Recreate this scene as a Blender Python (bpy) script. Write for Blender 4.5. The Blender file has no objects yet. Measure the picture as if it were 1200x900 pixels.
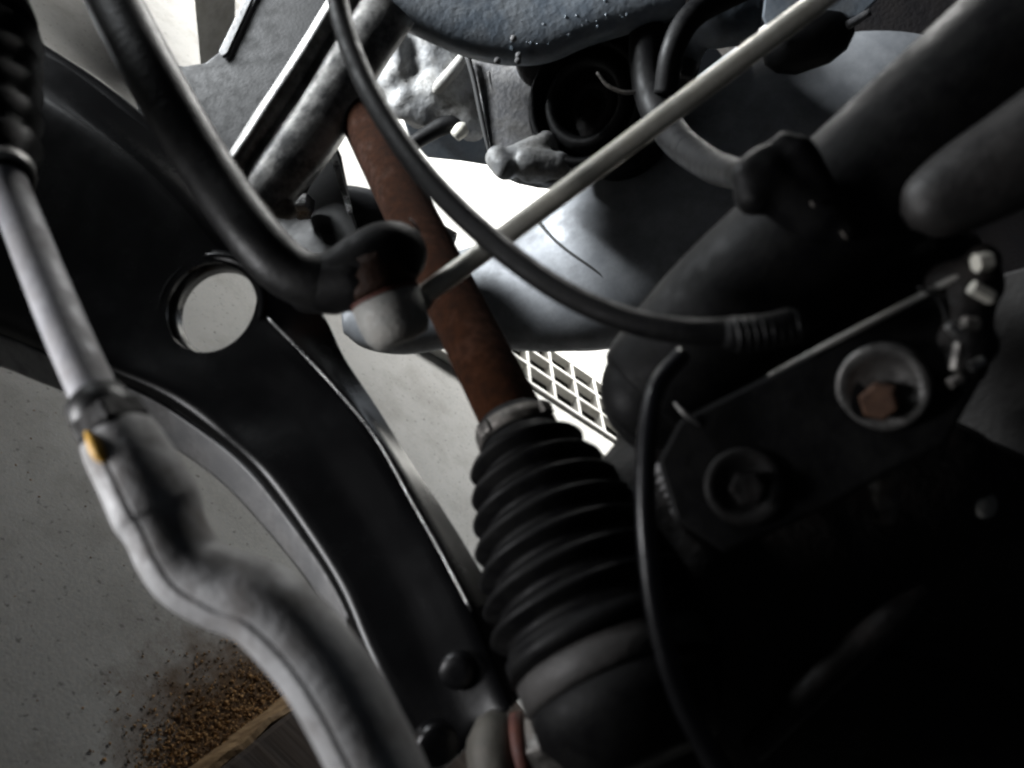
import bpy, bmesh, math, random
from mathutils import Vector, Matrix, noise
random.seed(7)
scene = bpy.context.scene
col = scene.collection

# ------------------------------------------------------------------ camera
PITCH, ROLL, FPX = math.radians(25), math.radians(44.4), 909.0
CAM = Vector((0, 0, .6))
FW = Vector((0, math.cos(PITCH), -math.sin(PITCH)))
R0 = Vector((1, 0, 0)); U0 = Vector((0, math.sin(PITCH), math.cos(PITCH)))
RT = math.cos(ROLL)*R0 + math.sin(ROLL)*U0
UP = -math.sin(ROLL)*R0 + math.cos(ROLL)*U0
cd = bpy.data.cameras.new('camera'); cam = bpy.data.objects.new('camera', cd); col.objects.link(cam)
cam.matrix_world = Matrix(((RT.x, UP.x, -FW.x, CAM.x), (RT.y, UP.y, -FW.y, CAM.y), (RT.z, UP.z, -FW.z, CAM.z), (0, 0, 0, 1)))
cd.sensor_width = 36; cd.lens = 36*FPX/1200; cd.clip_start = .01; cd.clip_end = 200
cd.dof.use_dof = True; cd.dof.focus_distance = .8; cd.dof.aperture_fstop = 8
scene.camera = cam

def P(x, y, d):            # a point d metres in front of the lens, in the direction of photo pixel x, y
    return CAM + d*(FW + RT*((x-600)/FPX) + UP*((450-y)/FPX))
def G(x, y, z=0.0):        # the point of the floor there
    v = FW + RT*((x-600)/FPX) + UP*((450-y)/FPX)
    return CAM + v*((z-CAM.z)/v.z)

# ------------------------------------------------------------------ world and lamps
w = bpy.data.worlds.new('World'); scene.world = w; w.use_nodes = True
bg = w.node_tree.nodes['Background']; bg.inputs['Color'].default_value = (.75, .85, 1, 1); bg.inputs['Strength'].default_value = .012
def area(name, loc, target, size, power, colr, spread=180):
    l = bpy.data.lights.new(name, 'AREA'); l.shape = 'RECTANGLE'; l.size, l.size_y = size; l.energy = power; l.color = colr; l.spread = math.radians(spread)
    o = bpy.data.objects.new(name, l); col.objects.link(o); o.location = loc
    o.rotation_euler = (Vector(target)-Vector(loc)).to_track_quat('-Z', 'Y').to_euler()
    return o
# daylight coming in under the far side of the car
area('daylight_far_side', (-.45, 2.65, 1.15), (-.25, 1.95, 0), (2.2, 1.0), 260, (1, .99, .96))
# small added fill lamp beside the tie rod, for bounce off the floor
area('tie_rod_fill', (-.28, .02, .22), (-.04, .18, .41), (.14, .14), .46, (.98, .98, 1), 80)
# added fill lamp from the left front, beamed at gearbox, subframe and rail
area('front_fill', (-.85, .54, .42), (-.02, .75, .54), (.3, .22), 5.6, (.93, .97, 1), 70)
vs = scene.view_settings; vs.view_transform = 'Standard'; vs.look = 'None'; vs.gamma = 1; vs.use_curve_mapping = False; vs.exposure = 0
scene.render.engine = 'CYCLES'; scene.cycles.use_denoising = True; scene.cycles.max_bounces = 6
scene.cycles.filter_width = 2.4

# ------------------------------------------------------------------ materials
def mat(name, base, base2=None, rough=.5, rough2=None, metal=0.0, scale=60, bump=.1, bscale=200, spec=.5, lo=.4, hi=.65, coat=0, dust=None, dust_amt=.35):
    m = bpy.data.materials.new(name); m.use_nodes = True
    nt = m.node_tree; N = nt.nodes; L = nt.links; b = N['Principled BSDF']
    base2 = base2 or base; rough2 = rough if rough2 is None else rough2
    tc = N.new('ShaderNodeTexCoord')
    n1 = N.new('ShaderNodeTexNoise'); n1.inputs['Scale'].default_value = scale; n1.inputs['Detail'].default_value = 6; n1.inputs['Roughness'].default_value = .65
    L.new(tc.outputs['Object'], n1.inputs['Vector'])
    rp = N.new('ShaderNodeValToRGB'); rp.color_ramp.elements[0].position = lo; rp.color_ramp.elements[1].position = hi
    rp.color_ramp.elements[0].color = (*base, 1); rp.color_ramp.elements[1].color = (*base2, 1)
    L.new(n1.outputs['Fac'], rp.inputs['Fac'])
    colout = rp.outputs['Color']
    mr = N.new('ShaderNodeMapRange'); mr.inputs['From Min'].default_value = lo; mr.inputs['From Max'].default_value = hi
    mr.inputs['To Min'].default_value = rough; mr.inputs['To Max'].default_value = rough2
    L.new(n1.outputs['Fac'], mr.inputs['Value']); rout = mr.outputs['Result']
    if dust:                                   # fine road dust in blotches of its own
        n3 = N.new('ShaderNodeTexNoise'); n3.inputs['Scale'].default_value = 38; n3.inputs['Detail'].default_value = 9; n3.inputs['Roughness'].default_value = .75
        L.new(tc.outputs['Object'], n3.inputs['Vector'])
        r3 = N.new('ShaderNodeMapRange'); r3.inputs['From Min'].default_value = .45; r3.inputs['From Max'].default_value = .75; r3.inputs['To Max'].default_value = dust_amt
        L.new(n3.outputs['Fac'], r3.inputs['Value'])
        mx = N.new('ShaderNodeMix'); mx.data_type = 'RGBA'; L.new(r3.outputs['Result'], mx.inputs['Factor'])
        L.new(colout, mx.inputs['A']); mx.inputs['B'].default_value = (*dust, 1); colout = mx.outputs['Result']
        ad = N.new('ShaderNodeMath'); ad.operation = 'ADD'; ad.use_clamp = True; L.new(rout, ad.inputs[0]); L.new(r3.outputs['Result'], ad.inputs[1]); rout = ad.outputs[0]
    L.new(colout, b.inputs['Base Color']); L.new(rout, b.inputs['Roughness'])
    b.inputs['Metallic'].default_value = metal; b.inputs['Specular IOR Level'].default_value = spec
    if coat: b.inputs['Coat Weight'].default_value = coat; b.inputs['Coat Roughness'].default_value = .15
    n2 = N.new('ShaderNodeTexNoise'); n2.inputs['Scale'].default_value = bscale; n2.inputs['Detail'].default_value = 5
    L.new(tc.outputs['Object'], n2.inputs['Vector'])
    bp = N.new('ShaderNodeBump'); bp.inputs['Strength'].default_value = bump; bp.inputs['Distance'].default_value = .002
    L.new(n2.outputs['Fac'], bp.inputs['Height']); L.new(bp.outputs['Normal'], b.inputs['Normal'])
    return m
DUST = (.16, .14, .12)
M = {}
M['black_paint'] = mat('black_paint', (.003, .003, .0035), (.006, .006, .007), .30, .45, scale=45, bump=.10, bscale=260, dust=DUST, dust_amt=.012)
M['arm_paint'] = mat('arm_paint', (.0028, .0028, .0032), (.0036, .0036, .004), .24, .28, scale=35, bump=.03, bscale=220, spec=.32)
M['satin_black'] = mat('satin_black', (.003, .003, .0035), (.007, .007, .007), .42, .55, scale=60, bump=.12, bscale=300, spec=.35, dust=DUST, dust_amt=.012)
M['rubber'] = mat('rubber', (.0025, .0025, .003), (.005, .005, .005), .5, .7, scale=90, bump=.1, bscale=400, spec=.14, dust=DUST, dust_amt=.012)
M['shiny_rubber'] = mat('shiny_rubber', (.008, .008, .010), None, .28, .4, scale=90, bump=.05, bscale=300)
M['cast_grey'] = mat('cast_grey', (.33, .33, .335), (.43, .43, .435), .5, .65, metal=.1, scale=50, bump=.2, bscale=420, dust=(.12, .10, .085), dust_amt=.9)
M['rod_steel'] = mat('rod_steel', (.30, .30, .32), (.40, .40, .42), .55, .68, metal=.1, scale=80, bump=.10, bscale=300, dust=(.2, .17, .14), dust_amt=.5)
M['zinc'] = mat('zinc', (.5, .485, .43), (.6, .585, .53), .36, .5, metal=.35, scale=110, bump=.12, bscale=500, dust=(.3, .27, .2), dust_amt=.6)
M['zinc_dull'] = mat('zinc_dull', (.26, .26, .245), (.36, .35, .33), .6, .75, metal=.2, scale=80, bump=.25, bscale=400, dust=(.25, .22, .18), dust_amt=.6)
M['rust'] = mat('rust', (.034, .011, .004), (.017, .006, .0025), .8, .95, scale=220, bump=.3, bscale=900, spec=.08, dust=(.012, .006, .004), dust_amt=.8)
M['boot_brown'] = mat('boot_brown', (.018, .009, .006), (.03, .014, .008), .6, .8, scale=120, bump=.3, bscale=400, spec=.15)
M['bolt_steel'] = mat('bolt_steel', (.07, .068, .066), (.12, .116, .112), .32, .45, metal=.6, scale=140, bump=.15, bscale=500)
M['rust_bright'] = mat('rust_bright', (.06, .027, .013), (.03, .014, .009), .7, .9, scale=300, bump=.5, bscale=900, spec=.3)
M['worn_steel'] = mat('worn_steel', (.09, .09, .09), (.46, .45, .43), .42, .55, metal=.45, scale=46, bump=.2, bscale=160, dust=DUST, dust_amt=.4)
M['bare_steel'] = mat('bare_steel', (.30, .30, .30), (.45, .44, .43), .22, .4, metal=.9, scale=90, bump=.1, bscale=300, dust=DUST, dust_amt=.4)
M['aluminium'] = mat('aluminium', (.30, .305, .31), (.48, .475, .46), .45, .62, metal=.2, scale=36, bump=.5, bscale=160, dust=(.09, .08, .07), dust_amt=.9)
M['alu_dark'] = mat('alu_dark', (.11, .11, .115), (.2, .195, .19), .5, .65, metal=.4, scale=50, bump=.4, bscale=240, dust=(.06, .055, .05), dust_amt=.8)
M['sump_blue'] = mat('sump_blue', (.13, .155, .185), (.2, .22, .24), .4, .55, metal=.2, scale=40, bump=.3, bscale=200, dust=(.07, .07, .07), dust_amt=.5)
M['rail_grey'] = mat('rail_grey', (.19, .2, .215), (.26, .27, .285), .45, .58, metal=.3, scale=30, bump=.08, bscale=160, dust=(.1, .1, .1), dust_amt=.4)
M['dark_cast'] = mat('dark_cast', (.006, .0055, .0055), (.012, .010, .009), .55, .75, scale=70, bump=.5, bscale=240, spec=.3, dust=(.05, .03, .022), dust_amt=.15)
M['dull_black'] = mat('dull_black', (.014, .013, .013), (.024, .022, .021), .5, .65, metal=.2, scale=70, bump=.15, bscale=300)
M['shield'] = mat('shield', (.03, .028, .027), (.045, .042, .04), .6, .8, metal=.2, scale=50, bump=.2, bscale=300)
M['liner'] = mat('liner', (.008, .007, .008), (.014, .012, .012), .7, .9, scale=40, bump=.4, bscale=300, spec=.2)
M['yellow'] = mat('yellow', (.75, .42, .04), (.62, .33, .03), .5, .6, scale=300, bump=.2, bscale=500)
M['clamp'] = mat('clamp', (.07, .066, .062), (.24, .225, .21), .35, .6, metal=.7, scale=160, bump=.2, bscale=500, dust=(.12, .1, .08), dust_amt=.8)
M['beige_rubber'] = mat('beige_rubber', (.07, .065, .055), (.11, .10, .085), .6, .75, scale=80, bump=.2, bscale=300)
M['red_brown'] = mat('red_brown', (.06, .014, .009), (.10, .03, .018), .6, .8, scale=160, bump=.3, bscale=500)
M['grate_white'] = mat('grate_white', (.62, .61, .57), (.74, .73, .7), .5, .7, scale=60, bump=.15, bscale=300, dust=(.35, .32, .27), dust_amt=.5)
M['pit_shade'] = mat('pit_shade', (.006, .007, .006), (.014, .015, .012), .8, .95, scale=22, bump=.4, bscale=80)
M['seam'] = mat('seam', (.03, .03, .03), None, .8)

def ground_material():
    m = bpy.data.materials.new('concrete'); m.use_nodes = True; nt = m.node_tree; N = nt.nodes; L = nt.links; b = N['Principled BSDF']
    tc = N.new('ShaderNodeTexCoord')
    def nz(scale, det=8, rgh=.6):
        n = N.new('ShaderNodeTexNoise'); n.inputs['Scale'].default_value = scale; n.inputs['Detail'].default_value = det; n.inputs['Roughness'].default_value = rgh
        L.new(tc.outputs['Object'], n.inputs['Vector']); return n
    def ramp(src, p0, c0, p1, c1):
        r = N.new('ShaderNodeValToRGB'); r.color_ramp.elements[0].position = p0; r.color_ramp.elements[1].position = p1
        r.color_ramp.elements[0].color = (*c0, 1); r.color_ramp.elements[1].color = (*c1, 1); L.new(src, r.inputs['Fac']); return r
    def mix(fac, a, c):
        x = N.new('ShaderNodeMix'); x.data_type = 'RGBA'; L.new(fac, x.inputs['Factor'])
        L.new(a, x.inputs['A'])
        if isinstance(c, tuple): x.inputs['B'].default_value = (*c, 1)
        else: L.new(c, x.inputs['B'])
        return x.outputs['Result']
    big = ramp(nz(5).outputs['Fac'], .32, (.37, .372, .368), .68, (.51, .512, .505))
    grit = ramp(nz(260, 4, .7).outputs['Fac'], .42, (.0, .0, .0), .7, (1, 1, 1))
    c = mix(grit.outputs['Color'], big.outputs['Color'], (.5, .49, .46))
    pits = ramp(nz(150, 3, .5).outputs['Fac'], .63, (0, 0, 0), .70, (.8, .8, .8))
    c = mix(pits.outputs['Color'], c, (.2, .195, .185))
    blot = ramp(nz(13, 10, .72).outputs['Fac'], .47, (0, 0, 0), .72, (.6, .6, .6))
    c = mix(blot.outputs['Color'], c, (.25, .235, .215))
    # damp brown dirt washed up around the old board
    g = G(300, 862)
    vm = N.new('ShaderNodeVectorMath'); vm.operation = 'DISTANCE'; L.new(tc.outputs['Object'], vm.inputs[0]); vm.inputs[1].default_value = g
    dn = nz(28, 9, .75)
    ma = N.new('ShaderNodeMath'); ma.operation = 'MULTIPLY_ADD'; L.new(dn.outputs['Fac'], ma.inputs[0]); ma.inputs[1].default_value = .16; L.new(vm.outputs['Value'], ma.inputs[2])
    dm = ramp(ma.outputs[0], .135, (1, 1, 1), .21, (0, 0, 0))
    c = mix(dm.outputs['Color'], c, (.11, .062, .028))
    L.new(c, b.inputs['Base Color']); b.inputs['Roughness'].default_value = .82; b.inputs['Specular IOR Level'].default_value = .3
    bn = nz(330, 7, .75); bp = N.new('ShaderNodeBump'); bp.inputs['Strength'].default_value = .3; bp.inputs['Distance'].default_value = .002
    L.new(bn.outputs['Fac'], bp.inputs['Height']); L.new(bp.outputs['Normal'], b.inputs['Normal'])
    return m
M['concrete'] = ground_material()

def grain_material():
    m = bpy.data.materials.new('dirt_grain'); m.use_nodes = True; nt = m.node_tree; N = nt.nodes; L = nt.links; b = N['Principled BSDF']
    gi = N.new('ShaderNodeNewGeometry'); r = N.new('ShaderNodeValToRGB'); r.color_ramp.elements[0].color = (.09, .045, .018, 1); r.color_ramp.elements[1].color = (.62, .36, .14, 1)
    L.new(gi.outputs['Random Per Island'], r.inputs['Fac']); L.new(r.outputs['Color'], b.inputs['Base Color']); b.inputs['Roughness'].default_value = .85
    return m
M['grain'] = grain_material()

def wood_material(name, c0, c1):
    m = bpy.data.materials.new(name); m.use_nodes = True; nt = m.node_tree; N = nt.nodes; L = nt.links; b = N['Principled BSDF']
    tc = N.new('ShaderNodeTexCoord'); mp = N.new('ShaderNodeMapping'); mp.inputs['Scale'].default_value = (6, 120, 120); L.new(tc.outputs['Object'], mp.inputs['Vector'])
    n = N.new('ShaderNodeTexNoise'); n.inputs['Scale'].default_value = 1; n.inputs['Detail'].default_value = 7; L.new(mp.outputs['Vector'], n.inputs['Vector'])
    r = N.new('ShaderNodeValToRGB'); r.color_ramp.elements[0].position = .35; r.color_ramp.elements[1].position = .68
    r.color_ramp.elements[0].color = (*c0, 1); r.color_ramp.elements[1].color = (*c1, 1); L.new(n.outputs['Fac'], r.inputs['Fac'])
    L.new(r.outputs['Color'], b.inputs['Base Color']); b.inputs['Roughness'].default_value = .8
    bp = N.new('ShaderNodeBump'); bp.inputs['Strength'].default_value = .6; bp.inputs['Distance'].default_value = .002; L.new(n.outputs['Fac'], bp.inputs['Height']); L.new(bp.outputs['Normal'], b.inputs['Normal'])
    return m
M['wood'] = wood_material('old_wood', (.02, .011, .007), (.04, .023, .013))
M['wood_edge'] = wood_material('tan_wood', (.2, .12, .055), (.36, .24, .12))

# ------------------------------------------------------------------ builders
def root_of(o):
    while o.parent: o = o.parent
    return o
def link(name, me, material, parent=None, smooth=True):
    o = bpy.data.objects.new(name, me); col.objects.link(o); me.materials.append(M[material])
    if parent:
        base = root_of(parent).location
        if root_of(parent).type == 'EMPTY':
            me.transform(Matrix.Translation(-base))
        o.parent = parent
    for p in me.polygons: p.use_smooth = smooth
    return o
def thing(name, label, cat, loc, group=None):
    o = bpy.data.objects.new(name, None); col.objects.link(o); o.location = loc; o.empty_display_size = .02
    o['label'] = label; o['category'] = cat
    if group: o['group'] = group
    return o
def tag(o, label, cat, group=None):
    o['label'] = label; o['category'] = cat
    if group: o['group'] = group
    return o
def pydata(name, v, f):
    me = bpy.data.meshes.new(name); me.from_pydata([tuple(x) for x in v], [], f); me.update()
    bm = bmesh.new(); bm.from_mesh(me); bmesh.ops.recalc_face_normals(bm, faces=bm.faces); bm.to_mesh(me); bm.free(); return me
def cr(p0, p1, p2, p3, t):
    return .5*((2*p1)+(p2-p0)*t+(2*p0-5*p1+4*p2-p3)*t*t+(3*p1-p0-3*p2+p3)*t*t*t)
def spline(pts, n=8):
    out = []
    for i in range(len(pts)-1):
        p1, p2 = pts[i], pts[i+1]
        p0 = pts[i-1] if i else p1+(p1-p2); p3 = pts[i+2] if i+2 < len(pts) else p2+(p2-p1)
        for k in range(n): out.append(cr(p0, p1, p2, p3, k/n))
    out.append(pts[-1]); return out
def sweep(ctrl, n=8, seg=20, prof=None, flat=None, caps=True, jitter=0):
    """ctrl: (x, y, d, radius in m). prof: radius factor for angle (0 faces the lens)."""
    pts = spline([P(c[0], c[1], c[2]) for c in ctrl], n)
    rad = [x.x for x in spline([Vector((c[3], 0, 0)) for c in ctrl], n)]
    fl = [x.x for x in spline([Vector((f, 0, 0)) for f in flat], n)] if flat else [1]*len(pts)
    V = []; Fc = []
    for i, p in enumerate(pts):
        T = (pts[min(i+1, len(pts)-1)]-pts[max(i-1, 0)]).normalized()
        s = T.cross((CAM-p).normalized()).normalized(); nn = s.cross(T).normalized()
        for k in range(seg):
            a = 2*math.pi*k/seg; r = rad[i]*(prof(a) if prof else 1)
            if jitter: r *= 1+jitter*noise.noise(p*55+Vector((math.cos(a), math.sin(a), 0)))
            V.append(p+r*(math.cos(a)*nn*fl[i]+math.sin(a)*s))
    m = len(pts)
    for i in range(m-1):
        for k in range(seg):
            Fc.append((i*seg+k, i*seg+(k+1) % seg, (i+1)*seg+(k+1) % seg, (i+1)*seg+k))
    if caps:
        Fc.append(tuple(range(seg))); Fc.append(tuple((m-1)*seg+k for k in range(seg)))
    return pydata('sweep', V, Fc)
def axes(A, B):
    z = (B-A).normalized(); x = z.cross(FW if abs(z.dot(FW)) < .95 else UP).normalized(); return x, z.cross(x), z
def lathe(A, B, prof, seg=40, wob=0):
    """prof: (metres along A->B, radius)"""
    x, y, z = axes(A, B); V = []; Fc = []
    for t, r in prof:
        for k in range(seg):
            a = 2*math.pi*k/seg; rr = r*(1+wob*noise.noise(Vector((math.cos(a)*1.5, math.sin(a)*1.5, t*120))))
            V.append(A+z*t+rr*(math.cos(a)*x+math.sin(a)*y))
    m = len(prof)
    for i in range(m-1):
        for k in range(seg): Fc.append((i*seg+k, i*seg+(k+1) % seg, (i+1)*seg+(k+1) % seg, (i+1)*seg+k))
    Fc.append(tuple(range(seg))); Fc.append(tuple((m-1)*seg+k for k in range(seg)))
    return pydata('lathe', V, Fc)
def bev(o, wd, seg=2, ang=35):
    b = o.modifiers.new('bevel', 'BEVEL'); b.width = wd; b.segments = seg; b.limit_method = 'ANGLE'; b.angle_limit = math.radians(ang); b.harden_normals = False
    return o
def hexnut(name, A, B, r, h, material, parent, hole=0):
    prof = [(0, r*.97), (h*.12, r), (h*.85, r), (h, r*.86)]
    if hole: prof += [(h, hole), (h*.4, hole)]
    return bev(link(name, lathe(A, B, prof, 6), material, parent, False), r*.07)
def plane_hit(x, y, pl):
    a, b, c = [P(*q) for q in pl]; nrm = (b-a).cross(c-a)
    v = FW+RT*((x-600)/FPX)+UP*((450-y)/FPX)
    return CAM+v*((a-CAM).dot(nrm)/v.dot(nrm))
def plate(name, outline, pl, thick, material, parent=None, bevel=.0015, chaikin=0, seg=2):
    pts = [Vector(q) for q in outline]
    for _ in range(chaikin):
        out = []
        for i in range(len(pts)):
            a, b = pts[i], pts[(i+1) % len(pts)]; out += [a*.75+b*.25, a*.25+b*.75]
        pts = out
    W = [plane_hit(q.x, q.y, pl) for q in pts]
    a, b, c = [P(*q) for q in pl]; nrm = (b-a).cross(c-a).normalized()
    if nrm.dot(FW) < 0: nrm = -nrm
    n = len(W); V = W+[q+nrm*thick for q in W]
    Fc = [tuple(range(n)), tuple(range(n, 2*n))]+[(i, (i+1) % n, n+(i+1) % n, n+i) for i in range(n)]
    o = link(name, pydata(name, V, Fc), material, parent, False)
    if bevel: bev(o, bevel, seg)
    return o
def loft(rows, nu=6, nv=4):
    cols = [spline(r, nv) for r in rows]
    grid = []
    for j in range(len(cols[0])):
        grid.append(spline([c[j] for c in cols], nu))
    V = [p for g in grid for p in g]; m = len(grid[0])
    Fc = [(j*m+i, j*m+i+1, (j+1)*m+i+1, (j+1)*m+i) for j in range(len(grid)-1) for i in range(m-1)]
    return pydata('loft', V, Fc)
def applied(o):
    dg = bpy.context.evaluated_depsgraph_get(); dg.update()
    me = bpy.data.meshes.new_from_object(o.evaluated_get(dg)); o.modifiers.clear(); o.data = me; return o
def cast(name, caps, material, parent=None, voxel=.004, smooth=4, rough=.0, seed=0):
    """a casting: capsules (p0, p1, r0, r1) fused by a voxel remesh"""
    bm = bmesh.new()
    for p0, p1, r0, r1 in caps:
        L = max((p1-p0).length, 1e-4); x, y, z = axes(p0, p1) if L > 1e-3 else (RT, UP, FW)
        rings = []
        prof = [(-r0*math.cos(a), r0*math.sin(a)) for a in (.25, .6, 1.0, 1.35)]+[(0, r0), (L*.33, r0*.67+r1*.33), (L*.66, r0*.33+r1*.67), (L, r1)]+[(L+r1*math.cos(a), r1*math.sin(a)) for a in (1.35, 1.0, .6, .25)]
        for t, r in prof:
            rings.append([bm.verts.new(p0+z*t+r*(math.cos(2*math.pi*k/16)*x+math.sin(2*math.pi*k/16)*y)) for k in range(16)])
        for i in range(len(rings)-1):
            for k in range(16): bm.faces.new((rings[i][k], rings[i][(k+1) % 16], rings[i+1][(k+1) % 16], rings[i+1][k]))
        bm.faces.new(rings[0][::-1]); bm.faces.new(rings[-1])
    bmesh.ops.recalc_face_normals(bm, faces=bm.faces)
    me = bpy.data.meshes.new(name); bm.to_mesh(me); bm.free()
    o = bpy.data.objects.new(name, me); col.objects.link(o)
    r = o.modifiers.new('r', 'REMESH'); r.mode = 'VOXEL'; r.voxel_size = voxel
    s = o.modifiers.new('s', 'SMOOTH'); s.factor = .5; s.iterations = smooth
    applied(o); me = o.data; bpy.data.objects.remove(o)
    if rough:
        for v in me.vertices: v.co += v.normal*rough*noise.fractal(v.co*45+Vector((seed, 0, 0)), 1, 2, 4)
    return link(name, me, material, parent)
def box(name, c, ex, ey, ez, material, parent=None, bevel=.001):
    V = [c+sx*ex+sy*ey+sz*ez for sx in (-1, 1) for sy in (-1, 1) for sz in (-1, 1)]
    Fc = [(0, 1, 3, 2), (4, 5, 7, 6), (0, 1, 5, 4), (2, 3, 7, 6), (0, 2, 6, 4), (1, 3, 7, 5)]
    o = link(name, pydata(name, V, Fc), material, parent, False)
    if bevel: bev(o, bevel)
    return o

# ------------------------------------------------------------------ setting: floor
N_ = 40; V = []; Fc = []
g = link('ground', pydata('ground', [(-30, -30, 0), (30, -30, 0), (30, 30, 0), (-30, 30, 0)], [(0, 1, 2, 3)]), 'concrete', None, False)
g['kind'] = 'structure'

# dirt and sand grains swept against the board
bm = bmesh.new()
def grain(p, s):
    u_ = [Vector((random.uniform(-.5, .5), random.uniform(-.5, .5), 0))+Vector(q)*random.uniform(.6, 1.2) for q in ((1, 0, .1), (0, 1, .1), (-1, 0, .1), (0, -1, .1))]
    v_ = [bm.verts.new(p+x*s) for x in u_+[Vector((random.uniform(-.3, .3), random.uniform(-.3, .3), random.uniform(.5, 1)))]]
    for a in range(4): bm.faces.new((v_[a], v_[(a+1) % 4], v_[4]))
    bm.faces.new(v_[3::-1])
k = 0
while k < 3600:
    t = random.random()
    x = 180+170*t+random.gauss(0, 18); y = 902-100*t+random.gauss(-10, 20)
    if random.random() < .3: x += random.gauss(-12, 32); y += random.gauss(-22, 30)
    grain(G(x, y)+Vector((0, 0, .0006)), random.choice((.0004, .0005, .0005, .0007, .0009, .0012, .0016))); k += 1
for _ in range(60):
    grain(G(random.uniform(-30, 330), random.uniform(480, 900))+Vector((0, 0, .0005)), random.choice((.0005, .0008, .0012)))
me = bpy.data.meshes.new('dirt_grains'); bm.to_mesh(me); bm.free()
o = link('dirt_grains', me, 'grain', None, False); o['kind'] = 'stuff'; tag(o, 'orange brown sand and dirt grains scattered on the concrete by the board', 'dirt')

# old board lying on the floor
A = G(225, 905); B = G(352, 806); ex = (B-A).normalized(); ey = Vector((-ex.y, ex.x, 0))
if ey.dot(G(330, 900)-A) < 0: ey = -ey
bt = thing('wooden_board', 'dark brown old wooden board with tan edge lying on the concrete', 'board', A)
c0 = A-ex*.1; L_ = .42
def prism(name, prof, material, parent, jit=0):
    n = 28; V = []; Fc = []; m = len(prof)
    for i in range(n+1):
        for a, b in prof:
            q = c0+ex*(L_*i/n)+ey*a+Vector((0, 0, b)); V.append(q+jit*(ey*noise.noise(q*60)+Vector((0, 0, noise.noise(q*80+Vector((5, 5, 5)))))))
    for i in range(n):
        for k in range(m): Fc.append((i*m+k, i*m+(k+1) % m, (i+1)*m+(k+1) % m, (i+1)*m+k))
    Fc += [tuple(range(m)), tuple(n*m+k for k in range(m))]
    return link(name, pydata(name, V, Fc), material, parent, False)
prism('plank', [(.012, 0), (.012, .019), (.016, .022), (.17, .022), (.17, 0)], 'wood', bt, .0006)
prism('pale_edge', [(-.004, .0), (0.0, .006), (.006, .0195), (.0115, .0185), (.0115, 0)], 'wood_edge', bt, .003)  # tan strip along the board's front edge

# pale floor grate
O = G(633, 414); e1 = (G(693, 455)-O); e1.z = 0; e1.normalize(); e2 = Vector((e1.y, -e1.x, 0))
if e2.dot(G(640, 455)-G(640, 420)) < 0: e2 = -e2
gt = thing('floor_grate', 'pale floor grate with square openings set in the concrete behind the rubber boot', 'grate', O)
s1, s2 = .063, .061; zz = Vector((0, 0, 1))
n1, n2 = 12, 3; x0 = -6*s1+.004
box('channel_shade', O+e1*(x0+n1*s1/2)+e2*(n2*s2/2)+zz*.003, e1*(n1*s1/2+.02), e2*(n2*s2/2+.02), zz*.001, 'pit_shade', gt, 0)  # near-black sheet on the floor, standing for the shaded depth below
for i in range(n1+1):
    box('cross_bar', O+e1*(x0+i*s1)+e2*(n2*s2/2)+zz*.0135, e1*.0042, e2*(n2*s2/2+.004), zz*.0085, 'grate_white', gt, .001)
for j in range(n2+1):
    box('long_bar', O+e1*(x0+n1*s1/2)+e2*(j*s2)+zz*.0145, e1*(n1*s1/2+.012), e2*.0046, zz*.0085, 'grate_white', gt, .001)
box('frame_edge', O+e1*(x0+n1*s1/2)+e2*(-.05)+zz*.009, e1*(n1*s1/2+.06), e2*.043, zz*.008, 'grate_white', gt, .002)
box('frame_edge', O+e1*(x0+n1*s1/2)+e2*(n2*s2+.04)+zz*.009, e1*(n1*s1/2+.06), e2*.033, zz*.008, 'grate_white', gt, .002)

# ------------------------------------------------------------------ car body behind everything
# wheel arch liner: a curved sheet on the right and overhead
rows = []
for (x, y, d) in [(1000, -260, 1.05), (1180, -60, .95), (1290, 150, .78), (1400, 420, .62), (1480, 700, .52), (1500, 1100, .45)]:
    rows.append([P(x-330, y-200, d+.35), P(x-160, y-60, d+.18), P(x, y, d), P(x+120, y+90, d-.12)])
o = link('wheel_arch_liner', loft(rows, 6, 4), 'liner'); s = o.modifiers.new('s', 'SOLIDIFY'); s.thickness = .004
tag(o, 'black plastic wheel arch liner in the dark upper right behind the damper', 'arch liner')
# inner body panel that closes the dark right side
o = plate('inner_panel', [(1010, 330), (1330, 60), (1500, 300), (1500, 1100), (760, 1100), (720, 700), (800, 560)], [(1000, 400, .66), (1300, 400, .56), (1000, 900, .5)], .004, 'liner')
tag(o, 'black inner body panel in the shadow behind the wheel carrier', 'body panel')

# engine undertray and floor pan above the lens: unseen, its reach set to shade the parts below
V = []; Fc = []; nx, ny = 16, 12
for i in range(nx+1):
    for j in range(ny+1):
        x = -1.5+2.6*i/nx; y = .86+1.15*j/ny
        V.append((x, y, .63+.012*math.sin(x*9)*math.sin(y*7)+(.03 if i % 4 == 0 else 0)))
for i in range(nx):
    for j in range(ny): Fc.append((i*(ny+1)+j, (i+1)*(ny+1)+j, (i+1)*(ny+1)+j+1, i*(ny+1)+j+1))
o = link('floor_pan', pydata('floor_pan', V, Fc), 'liner', None, False); s = o.modifiers.new('s', 'SOLIDIFY'); s.thickness = .004
wg = plate('inner_wing', [(0, 0), (1, 0), (1, 1), (0, 1)], [(0, 0, 1), (1, 0, 1), (0, 1, 1)], .004, 'liner')
wg.modifiers.clear(); wg.data = pydata('inner_wing', [(-.25, .862, .665), (1.1, .862, .665), (1.1, .84, 1.3), (-.25, .84, 1.3), (-.25, .866, .665), (1.1, .866, .665), (1.1, .844, 1.3), (-.25, .844, 1.3)], [(0, 1, 2, 3), (4, 5, 6, 7), (0, 1, 5, 4), (2, 3, 7, 6), (0, 3, 7, 4), (1, 2, 6, 5)])
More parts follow.
